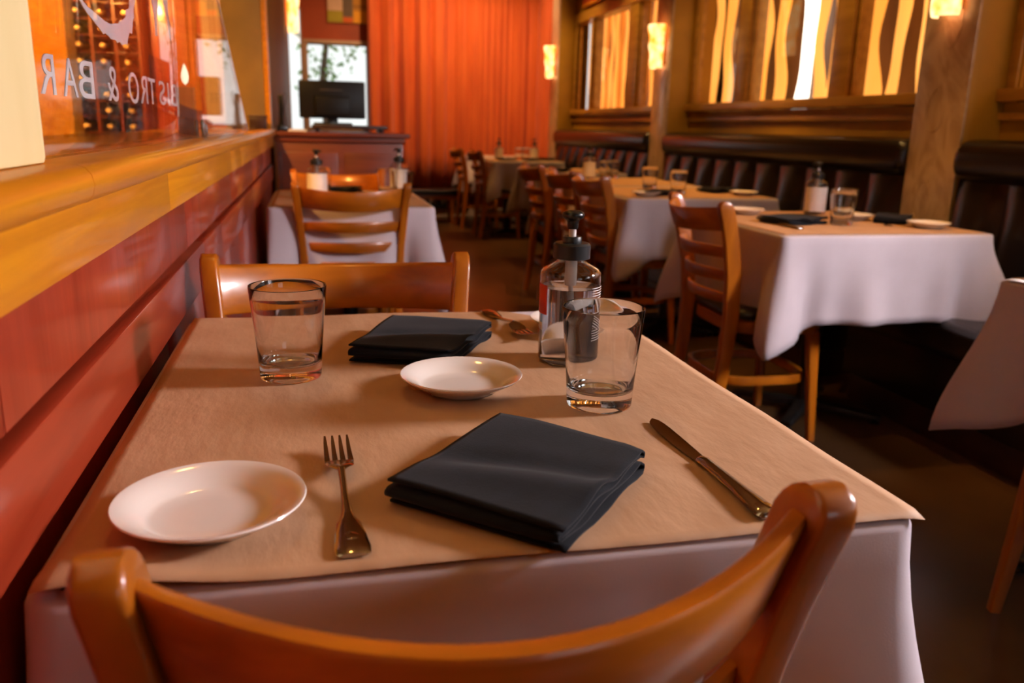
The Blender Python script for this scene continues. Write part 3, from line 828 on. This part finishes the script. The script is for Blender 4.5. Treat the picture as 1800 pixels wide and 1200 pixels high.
def make_knife():
    t = thing('table_knife', 'x', 'knife', (0, 0, 0), 0, 'steel table knives')
    b = MB()
    b.rings(flat_rings([(0, .0085, .0006, .005), (.002, .0105, .0004, .006), (.010, .0115, .0003, .0065), (.030, .0100, .0005, .0065), (.050, .0078, .0008, .0062), (.085, .0066, .0008, .0062),
                        (.112, .0066, .0008, .006), (.120, .0072, .0008, .0055), (.124, .0060, .001, .0045)]))
    b.build('handle', 'steel', t, 0, angle=50)
    b = MB()
    b.rings(flat_rings([(.004+.0015*k, .0075*math.sqrt(max(.02, 1-((k-5)/5.2)**2)), .0072, .0010) for k in range(11)]))
    b.build('shell_ornament', 'steel', t, 0, angle=50)
    b = MB(); rs = []
    for y, a, c in ((.1235, -.0055, .0055), (.130, -.0068, .0062), (.16, -.0085, .0072), (.19, -.0090, .0080), (.21, -.0088, .0083), (.225, -.0078, .0078), (.235, -.0055, .0062), (.2405, -.002, .003), (.242, 0, .001)):
        rs.append([(a, y, .0022), (a*.5, y, .0034), (c*.9, y, .0036), (c, y, .0028), (c*.9, y, .0016), (a*.5, y, .0016)])
    b.rings(rs); b.build('blade', 'steel', t, 0, angle=40)
    return t
KN = make_knife()
def knife(x, y, rz, label): return place(KN, (x, y, TOP), rz, label)
# ------------------------------------------------------------------ sanitizer bottles
def make_bottle(kind):
    t = thing('sanitizer_bottle', 'x', 'pump bottle', (0, 0, 0), 0, 'hand sanitizer pump bottles')
    R = .041
    po = [(0, .002), (.030, .002), (.034, 0), (.0385, .001), (R, .005), (R, .118), (.0405, .1235), (.037, .128), (.0215, .1365), (.019, .1385), (.019, .146)]
    pi = [(.0178, .146), (.0178, .138), (.0205, .1352), (.036, .1265), (.0394, .1225), (.0398, .118), (.0398, .006), (.0375, .0028), (0, .0035)]
    if kind == 'clear':
        MB().lathe(po+pi, 48).build('shell', 'bottle_plastic', t, 0, angle=60, weld=True)
        MB().lathe([(0, .0031), (.0378, .0024), (.0402, .0058), (.0402, .104), (.0392, .1034), (0, .1032)], 48).build('gel', 'sanitizer', t, 0, angle=50, weld=True)
        # front label of the far side seen through the gel: a red block and rows of small print
        def patch(name, mat, a0, a1, z0, z1, r=R+.0004):
            b = MB(); b.grid(10, 2, lambda u, v: (r*math.cos(a0+(a1-a0)*u), r*math.sin(a0+(a1-a0)*u), z0+(z1-z0)*v))
            o = b.build(name, mat, t); s = o.modifiers.new('t', 'SOLIDIFY'); s.thickness = .0003; s.offset = 1
            return o
        patch('red_label', 'red_label', 2.95, 3.85, .068, .108)
        patch('white_mark', 'white_plastic', 3.3, 3.6, .046, .056)
        for k in range(22):
            patch('print_line', 'white_plastic', -.85+.04*random.random(), -.05-.25*random.random(), .034+k*.0034, .0349+k*.0034)
    else:
        MB().lathe(po+pi, 32).build('shell', 'bottle_plastic', t, 0, angle=60, weld=True)
        b = MB(); b.lathe([(R+.0003, .012), (R+.0007, .012), (R+.0007, .108), (R+.0003, .108), (R+.0003, .012)], 32)
        b.build('wrap_label', 'white_plastic', t, 0, angle=50)
        MB().lathe([(0, .0031), (.0378, .0024), (.0402, .0058), (.0402, .104), (0, .1032)], 32).build('gel', 'sanitizer', t, 0, angle=50, weld=True)
    # pump
    b = MB(); n = 48; rs = []
    for z, r in ((.1415, .0235), (.1420, .0245), (.160, .0245), (.1625, .0225), (.1628, .0125)):
        rs.append([((r+(.0005 if j % 2 and .1416 < z < .161 else 0))*math.cos(2*PI*j/n), (r+(.0005 if j % 2 and .1416 < z < .161 else 0))*math.sin(2*PI*j/n), z) for j in range(n)])
    b.rings(rs); b.build('cap', 'cap_plastic', t, 0, angle=40)
    MB().lathe([(.0122, .1625), (.0128, .163), (.0128, .170), (.012, .171), (.0065, .171)], 32).build('collar', 'cap_plastic', t, 0, angle=40)
    MB().lathe([(0, .150), (.0052, .150), (.0052, .182), (0, .182)], 20).build('stem', 'white_plastic', t, 0, angle=40)
    b = MB(); b.lathe([(0, .181), (.0070, .181), (.0076, .186), (.0078, .190), (.0095, .193), (.0138, .1955), (.0150, .199), (.0140, .2025), (.0105, .2048), (.004, .2055), (0, .2055)], 32)
    b.build('pump_head', 'black_plastic', t, 0, angle=50)
    b = MB(); b.tube([(0, 0, .199), (0, .014, .1985), (0, .024, .197), (0, .030, .1945), (0, .032, .192)], lambda q: .0062-.002*q, 12)
    b.build('nozzle', 'black_plastic', t, 0, angle=60)
    MB().tube([(0, 0, .150), (0, 0, .11), (.002, 0, .06), (.008, .001, .012)], .0034, 10).build('dip_tube', 'white_plastic', t, 0, angle=60)
    b = MB(); b.lathe([(0, .105), (.0075, .105), (.0082, .108), (.0082, .1395), (0, .1395)], 20); b.build('pump_body', 'white_plastic', t, 0, angle=40)
    return t
SB = make_bottle('clear'); SW = make_bottle('white')
def bottle(x, y, rz, label, proto=SW): return place(proto, (x, y, TOP), rz, label)

# ---- near table setting
tumbler(-.034, 1.041, 'clear tumbler left on the near table, before the opposite chair')
tumbler(.316, .874, 'clear tumbler before the sanitizer bottle on the near table')
plate(-.087, .648, 'white bread plate front left on the near table')
plate(.168, .957, 'white bread plate in the middle of the near table')
plate(.402, 1.235, 'white bread plate behind the sanitizer bottle on the near table')
napkin((.053, .652), (.173, .541), (.181, .797), (.290, .676), 'large folded black napkin between fork and knife in front', 4, .023)
napkin((.040, 1.098), (.167, 1.045), (.114, 1.265), (.255, 1.195), 'folded black napkin across the near table behind the middle plate', 6, .025)
fork(.0205, .566, .03, 'steel fork with shell handle left of the front napkin')
fork(.288, 1.385, PI+.10, 'steel fork pointing at viewer beside the far black napkin')
knife(.3595, .566, .022, 'steel table knife right of the front napkin')
bottle(.336, 1.066, -.25, 'clear pump bottle of gel with red label on near table', SB)

# ---- second left table
bottle(-.03+.05, 3.62, -.6, 'white labelled pump bottle at wall end of small left table')
bottle(.40, 4.02, .6, 'white labelled pump bottle right on small left table')
tumbler(.04, 3.90, 'tumbler left on small table before the host stand')
tumbler(.33, 3.86, 'first tumbler right on small table before the host stand')
tumbler(.38, 3.68, 'second tumbler right on small table before the host stand')
napkin((.02, 3.98), (.15, 3.92), (.09, 4.12), (.23, 4.06), 'folded black napkin on small table before the host stand', 31)

# ---- right tables
bottle(1.98, 3.04, .3, 'white labelled pump bottle on the largest right table')
tumbler(1.845, 2.66, 'front tumbler on the largest right table')
tumbler(1.93, 2.78, 'rear tumbler on the largest right table')
plate(1.68, 3.05, 'bread plate at far left of the largest right table')
plate(2.02, 2.84, 'bread plate behind the tumblers on the largest right table')
plate(2.13, 2.56, 'bread plate at right corner of the largest right table')
napkin((1.58, 2.78), (1.62, 2.62), (1.75, 2.84), (1.80, 2.68), 'black napkin left of tumblers on the largest right table', 41)
napkin((2.02, 2.72), (2.10, 2.64), (2.14, 2.86), (2.22, 2.76), 'black napkin right of tumblers on the largest right table', 42)
knife(1.60, 2.52, .1, 'table knife near front left corner of largest right table')
fork(2.00, 2.60, -.5, 'fork beside right plate on the largest right table')
tumbler(1.84, 4.06, 'nearer tumbler on the table just behind the largest right table')
tumbler(1.83, 4.42, 'farther tumbler on the table just behind the largest right table')
napkin((1.60, 4.02), (1.64, 3.88), (1.77, 4.07), (1.80, 3.93), 'left black napkin on table behind the largest right table', 43)
napkin((2.02, 4.22), (2.05, 4.08), (2.17, 4.26), (2.20, 4.12), 'right black napkin on table behind the largest right table', 44)
plate(2.17, 3.98, 'bread plate right on table behind the largest right table')
plate(1.60, 3.90, 'bread plate left on table behind the largest right table')
bottle(1.76, 5.28, .3, 'labelled pump bottle right behind the three aisle chairs')
tumbler(1.88, 5.30, 'left tumbler right behind the three aisle chairs')
tumbler(1.95, 5.36, 'right tumbler right behind the three aisle chairs')
napkin((1.74, 6.16), (1.77, 6.06), (1.86, 6.18), (1.89, 6.08), 'black napkin on the table beyond the three aisle chairs', 48)
bottle(1.86, 8.50, .2, 'left pump bottle on tan lit table before the curtain')
bottle(2.26, 8.60, .9, 'right pump bottle on tan lit table before the curtain')
tumbler(2.04, 8.36, 'left tumbler on tan lit table before the curtain')
tumbler(2.12, 8.42, 'right tumbler on tan lit table before the curtain')
napkin((1.78, 8.24), (1.80, 8.12), (1.94, 8.26), (1.96, 8.14), 'left napkin on tan lit table before the curtain', 45)
napkin((2.02, 8.18), (2.04, 8.08), (2.16, 8.20), (2.18, 8.10), 'middle napkin on tan lit table before the curtain', 46)
napkin((2.22, 8.34), (2.24, 8.22), (2.36, 8.36), (2.38, 8.24), 'right napkin on tan lit table before the curtain', 47)
mc = thing('menu_card', 'dark red menu card standing at right photo edge', 'menu', (1.66, 1.55, .7505), .5)
bx('cover', 'red_wood', -.003, .003, -.06, .06, 0, .10, mc, .001)
bx('cover', 'red_wood', .02, .026, -.06, .06, 0, .10, mc, .001)
bx('spine', 'white_paper', -.003, .026, .0605, .064, 0, .10, mc, .001)

# ------------------------------------------------------------------ host stand with register
hs = thing('host_stand', 'dark reddish wood host stand behind the small left table', 'stand', (.17, 5.15, 0))
bx('cabinet', 'stand_wood', -.355, .345, -.20, .20, .08, .955, hs, .004)
bx('plinth', 'dark_wood', -.335, .325, -.18, .18, 0, .079, hs, .003)
bx('moulding', 'stand_wood', -.365, .360, -.215, .215, .9555, .985, hs, .008, 3)
bx('top_board', 'stand_wood', -.380, .385, -.235, .235, .9855, 1.012, hs, .008, 3)
for x in (-.18, .17):
    d = bx('front_panel', 'stand_wood', x-.155, x+.155, -.212, -.2005, .16, .90, hs, .006)
tr = thing('riser_shelf', 'dark flat riser under the black monitor', 'riser', (.19, 5.12, 1.0125))
bx('board', 'dark_wood', -.18, .24, -.16, .14, .018, .04, tr, .004)
for x in (-.15, .21): bx('foot', 'dark_wood', x-.012, x+.012, -.13, .11, 0, .0175, tr, .002)
mo = thing('monitor', 'black monitor seen from behind on the host stand', 'monitor', (.13, 5.16, 1.0529))
bx('stand_base', 'black_plastic', -.11, .11, -.08, .08, 0, .012, mo, .004)
bx('neck', 'black_plastic', -.03, .03, .0, .025, .0125, .06, mo, .004)
bx('back_shell', 'black_plastic', -.188, .188, -.035, .02, .035, .245, mo, .012, 3)
bx('vent_strip', 'grey_wax', -.07, .06, -.037, -.0355, .19, .198, mo, .0005)
bx('back_bulge', 'black_plastic', -.10, .10, -.06, -.036, .05, .16, mo, .01, 3)
bx('screen', 'dark_wood', -.175, .175, .0205, .022, .05, .23, mo)
ph = thing('phone_handset', 'black handset beside the monitor and olive column', 'phone', (-.155, 4.99, 1.0125), .2)
bx('cradle', 'black_plastic', -.02, .03, -.03, .05, 0, .03, ph, .005)
MB().tube([(0, 0, .031), (0, -.004, .08), (0, -.012, .13), (0, 0, .19)], lambda q: .012+.006*abs(q-.5), 10).build('handset', 'black_plastic', ph)
cd = MB(); cd.tube([(.012, .01, .19), (.028, .01, .21), (.035, .01, .19), (.02, .02, .12), (.03, .03, .031)], .0025, 6)
cd.build('cord', 'grey_wax', ph)
pp = MB(); pp.box(-.05, .05, -.07, .07, 0, .012); po_ = pp.build('paper_stack', 'white_paper', None, .001)
po_.location = (-.07, 5.02, 1.0125); tag(po_, 'small stack of white paper left of the monitor', 'paper')
bxo = thing('card_box', 'small dark box at the end of the ledge', 'box', (-.275, 4.80, 1.0212))
bx('body', 'dark_wood', -.04, .05, -.03, .03, 0, .06, bxo, .003)
bx('lid', 'dark_wood', -.044, .054, -.034, .034, .0605, .072, bxo, .003)

# bench by the curtain
bn = thing('low_bench', 'low bench with dark seat and pale legs before the curtain', 'bench', (1.30, 9.45, 0))
bx('seat', 'black_vinyl', -.30, .34, -.16, .16, .315, .375, bn, .015, 3)
bx('rail', 'chair_wood_rail', -.27, .31, -.14, .14, .27, .3145, bn, .003)
for x in (-.20, .22):
    for y in (-.12, .12):
        b = MB(); b.rings([[(x+px, y+py, z) for px, py in rrect(h, h, .004, 2)] for z, h in ((0, .014), (.27, .021))]); b.build('leg', 'chair_wood', bn)

# ------------------------------------------------------------------ painting above the back window
pt = thing('abstract_painting', 'painting of coloured rectangles above the bright window', 'painting', (.23, YB-.001, 2.16))
bx('canvas', 'art_ground', 0, .50, -.03, 0, 0, .55, pt, .003)
for nm, x0, x1, z0, z1 in (('art_olive', .0, .165, .0, .12), ('art_pink', .0, .165, .122, .30), ('art_orange', .17, .275, .0, .06), ('art_grey', .17, .275, .062, .26),
                           ('art_yellow', .285, .475, -.0, .13), ('art_mustard', .285, .475, .132, .16), ('art_ochre', .285, .475, .162, .19), ('art_mustard', .285, .475, .192, .30),
                           ('art_olive', .17, .275, .262, .40), ('art_orange', .0, .165, .302, .50), ('art_grey', .285, .475, .302, .50)):
    bx('colour_block', nm, x0+.004, x1+.004, -.0325, -.0302, z0+.004, z1+.002, pt)

# red sign board above the far window
rb = thing('red_valance', 'dark red panel above the far window', 'panel', (XR-.001, 7.9, 2.23))
bx('board', 'red_wood', -.03, 0, -.75, .55, 0, .3, rb, .004)
bx('trim', 'gold_wood', -.036, -.0305, -.75, .55, -.0, .02, rb, .002)

# ------------------------------------------------------------------ acrylic screens on the ledge with lettering
XA = -.26
sc1 = thing('acrylic_screen', 'clear acrylic screen with mirrored white lettering on the ledge', 'screen', (XA, 0, 1.0212))
bx('sheet', 'acrylic', -.003, .003, .81, 2.24, 0, .95, sc1, .0005)
for y in (2.20,):
    bx('foot', 'chrome', -.012, -.0035, y-.012, y+.012, 0, .04, sc1, .002)
    bx('foot', 'chrome', .0035, .012, y-.012, y+.012, 0, .04, sc1, .002)
def text_mesh(ch):
    cu_ = bpy.data.curves.new('t', 'FONT'); cu_.body = ch; cu_.extrude = .02
    ob = bpy.data.objects.new('t', cu_); COL.objects.link(ob)
    dg = bpy.context.evaluated_depsgraph_get()
    me = bpy.data.meshes.new_from_object(ob.evaluated_get(dg))
    bpy.data.objects.remove(ob); bpy.data.curves.remove(cu_)
    return me
for ch, ya, yb, zt, zb in (('R', .966, 1.021, 1.1235, 1.0825), ('A', 1.051, 1.111, 1.1245, 1.0825), ('B', 1.118, 1.192, 1.127, 1.0825), ('&', 1.268, 1.333, 1.129, 1.0825),
                           ('O', 1.408, 1.485, 1.129, 1.0828), ('R', 1.499, 1.562, 1.1285, 1.0845), ('T', 1.572, 1.640, 1.128, 1.0852), ('S', 1.679, 1.744, 1.1282, 1.0858),
                           ('I', 1.776, 1.792, 1.1280, 1.0862), ('B', 1.82, 1.888, 1.1282, 1.0866)):
    me = text_mesh(ch)
    xs = [v.co.x for v in me.vertices]; yy = [v.co.y for v in me.vertices]; zz = [v.co.z for v in me.vertices]
    x0, x1, y0, y1 = min(xs), max(xs), min(yy), max(yy); zr = max(max(zz)-min(zz), 1e-6); z0m = min(zz)
    for v in me.vertices:
        a, b_, c_ = v.co
        v.co = (-.0045+.0010*(c_-z0m)/zr, yb - (a-x0)/(x1-x0)*(yb-ya), zb-1.0212 + (b_-y0)/(y1-y0)*(zt-zb))
    me.materials.clear(); me.materials.append(MT['vinyl_letter'])
    o = bpy.data.objects.new('letter', me); COL.objects.link(o); o.parent = sc1
def flat_shape(pts, name, parent):
    b = MB(); n = len(pts)
    b.add([(-.0045, y, z-1.0212) for y, z in pts] + [(-.0035, y, z-1.0212) for y, z in pts],
          [tuple(range(n)), tuple(range(2*n-1, n-1, -1))] + [(i, (i+1) % n, n+(i+1) % n, n+i) for i in range(n)])
    o = b.build(name, 'vinyl_letter', parent)
    return o
flat_shape([(1.10, 1.26), (1.125, 1.222), (1.158, 1.196), (1.17, 1.191), (1.195, 1.184), (1.216, 1.18), (1.244, 1.174), (1.271, 1.168), (1.285, 1.1705), (1.298, 1.169), (1.315, 1.1655), (1.344, 1.167), (1.352, 1.1635), (1.37, 1.167),
            (1.385, 1.1635), (1.416, 1.168), (1.425, 1.166), (1.431, 1.175), (1.449, 1.187), (1.468, 1.1875), (1.474, 1.194), (1.480, 1.205), (1.497, 1.215), (1.495, 1.225), (1.519, 1.243), (1.53, 1.275),
            (1.50, 1.275), (1.471, 1.237), (1.468, 1.228), (1.46, 1.223), (1.437, 1.218), (1.432, 1.208), (1.409, 1.201), (1.383, 1.197), (1.372, 1.192), (1.342, 1.189), (1.323, 1.186), (1.288, 1.186), (1.241, 1.19), (1.198, 1.193), (1.177, 1.197), (1.15, 1.21), (1.13, 1.235), (1.12, 1.26)], 'logo_stroke', sc1)
flat_shape([(1.671, 1.263), (1.668, 1.285), (1.73, 1.285), (1.736, 1.263), (1.716, 1.235), (1.709, 1.207), (1.685, 1.204), (1.690, 1.235)], 'logo_stroke', sc1)
flat_shape([(1.801, 1.28), (1.80, 1.30), (1.86, 1.30), (1.852, 1.27), (1.862, 1.235), (1.873, 1.212), (1.850, 1.216), (1.838, 1.24)], 'logo_stroke', sc1)
sc2 = thing('acrylic_screen', 'plain acrylic screen with slanted edge before the olive column', 'screen', (XA-.012, 0, 1.0212))
b = MB(); pts = [(2.30, 0), (3.98, 0), (3.62, .145), (2.90, .43), (2.62, .95), (2.30, .95)]; n = len(pts)
b.add([(-.003, y, z) for y, z in pts]+[(.003, y, z) for y, z in pts], [tuple(range(n)), tuple(range(2*n-1, n-1, -1))]+[(i, (i+1) % n, n+(i+1) % n, n+i) for i in range(n)])
b.build('sheet', 'acrylic', sc2)
eb = MB(); eb.tube([(0, 3.98, .003), (0, 3.62, .148), (0, 2.90, .433), (0, 2.62, .95)], .003, 6); eb.build('polished_edge', 'white_plastic', sc2)
for y in (2.36, 3.8):
    bx('foot', 'chrome', .0035, .012, y-.012, y+.012, 0, .03, sc2, .002)

# ------------------------------------------------------------------ bar behind the screen
po2 = structure(bx('column_bar', 'gold_wood', -.98, -.84, 3.44, 3.58, 0, 2.75, None, .006), 'golden wood post behind the acrylic screen')
wrk = thing('wine_rack', 'tall wooden wine rack against the rust red bar wall', 'wine rack', (-1.38, 6.42, .85))
for x in (-.29, -.145, 0, .145, .29): bx('upright', 'stand_wood', x-.008, x+.008, -.14, .14, 0, 1.2, wrk, .002)
for k in range(12): bx('shelf', 'stand_wood', -.30, .30, -.141, .139, .01+k*.103, .016+k*.103, wrk, .001)
def make_wine():
    t = thing('wine_bottle', 'x', 'bottle', (0, 0, 0), 0, 'wine bottles lying in the rack')
    b = MB(); b.lathe([(0, 0), (.034, 0), (.037, .004), (.037, .17), (.030, .195), (.0145, .215), (.0140, .235)], 16); o = b.build('body', 'bottle_glass', t, 0, angle=60)
    b = MB(); b.lathe([(.0148, .232), (.0150, .29), (.0140, .296), (0, .297)], 14); c = b.build('foil', 'foil_gold', t, 0, angle=60)
    for q in (o, c): q.rotation_euler = (PI/2, 0, 0)
    return t
WB = make_wine()
words = ['lowest', 'second', 'third', 'fourth', 'fifth', 'sixth', 'seventh', 'eighth', 'ninth', 'tenth', 'top']
cols = ['leftmost', 'second', 'third', 'rightmost']
for ci, x in enumerate((-.217, -.0725, .0725, .217)):
    for k in range(11):
        if (ci, k) in ((2, 4), (0, 7), (1, 2)): continue
        place(WB, (-1.38+x, 6.52, .85+.0165+.038+k*.103), 0, 'wine bottle in %s column, %s row of the rack' % (cols[ci], words[k]))
dr = structure(empty('door_1', (-1.02, 6.595, 0)), 'rust red door beside the wine rack')
bx('leaf', 'red_wood_tall', -.14, .20, -.03, 0, 0, 2.05, dr, .004)
bx('door_panel', 'red_wood_tall', -.10, .16, -.038, -.0305, 1.1, 1.9, dr, .004)
hb = bx('handle', 'chrome', .16, .18, -.07, -.031, 1.0, 1.1, dr, .004)
ps = thing('line_drawing', 'pale poster with dark drooping lines left of olive column', 'poster', (-.60, 6.598, 1.05))
bx('sheet', 'beige_board', -.125, .13, -.012, 0, 0, 1.1, ps, .002)
for k, (x, zb, zt) in enumerate(((-.07, .42, 1.0), (-.045, .38, 1.02), (-.01, .55, 1.0), (.03, .50, 1.05), (.055, .26, 1.0))):
    MB().tube([(x, -.013, zt), (x+.004, -.013, (zt+zb)/2+.1), (x+.012, -.013, zb+.05), (x+.022, -.013, zb)], .0035, 6).build('drawn_line', 'ink', ps)
for r_ in range(3):
    for k in range(5): bx('print_mark', 'ink', -.09+k*.033, -.075+k*.033, -.0135, -.0125, .14+r_*.025, .147+r_*.025, ps)
cn = thing('pillar_candle', 'tall dark grey candle with bright flame behind the acrylic screen', 'candle', (-.325, 2.50, 1.0212))
bx('wax', 'grey_wax', -.022, .022, -.022, .022, 0, .125, cn, .004)
MB().tube([(0, 0, .1255), (0, 0, .134)], .0012, 6).build('wick', 'ink', cn)
MB().lathe([(0, .130), (.007, .138), (.010, .150), (.008, .165), (.003, .180), (0, .186)], 14, (0, 0, 0)).build('flame', 'candle_flame', cn, 0, angle=70)
bc = thing('bar_cabinet', 'dark low cabinet under the wine rack and poster', 'cabinet', (-1.15, 6.40, 0))
bx('body', 'dark_wood', -.75, .68, -.18, .18, 0, .80, bc, .004)
bx('counter', 'dark_wood', -.77, .70, -.20, .19, .8005, .84, bc, .006)
for k in range(4): 
    d = bx('door', 'stand_wood', -.73+k*.35, -.40+k*.35, -.196, -.1805, .06, .77, bc, .003)

# ------------------------------------------------------------------ shrub outside the back window
def leaf_shape(name, parent, c, r, n, seed):
    rnd = random.Random(seed); b = MB()
    for _ in range(n):
        d = Vector((rnd.gauss(0, 1), rnd.gauss(0, 1), rnd.gauss(0, 1))); d.normalize(); d *= r*rnd.uniform(.5, 1)
        p = Vector(c)+d; u = Vector((rnd.gauss(0, 1), rnd.gauss(0, 1), rnd.gauss(0, 1))).normalized()*.05; v = u.cross(Vector((rnd.gauss(0, 1), rnd.gauss(0, 1), rnd.gauss(0, 1)))).normalized()*.03
        b.add([p-u, p+v, p+u, p-v], [(0, 1, 2, 3)])
    o = b.build(name, 'leaf_green', parent); o['kind'] = 'stuff'; return o
tr_ = thing('garden_tree', 'sunlit green tree outside the bright window', 'tree', (.22, 13.2, 0))
MB().tube([(0, 0, 0), (.05, 0, .8), (-.03, .02, 1.6), (.05, 0, 2.2)], lambda q: .07-.03*q, 10).build('trunk', 'bark', tr_)
leaf_shape('foliage', tr_, (.1, 0, 2.2), .55, 170, 3)
leaf_shape('foliage', tr_, (-.1, 0, 1.55), .35, 60, 4)
structure(bx('ground_outside', 'baseboard_paint', -4, 6, 11.2, 18, -.12, -.02), 'pale paving outside the back window')
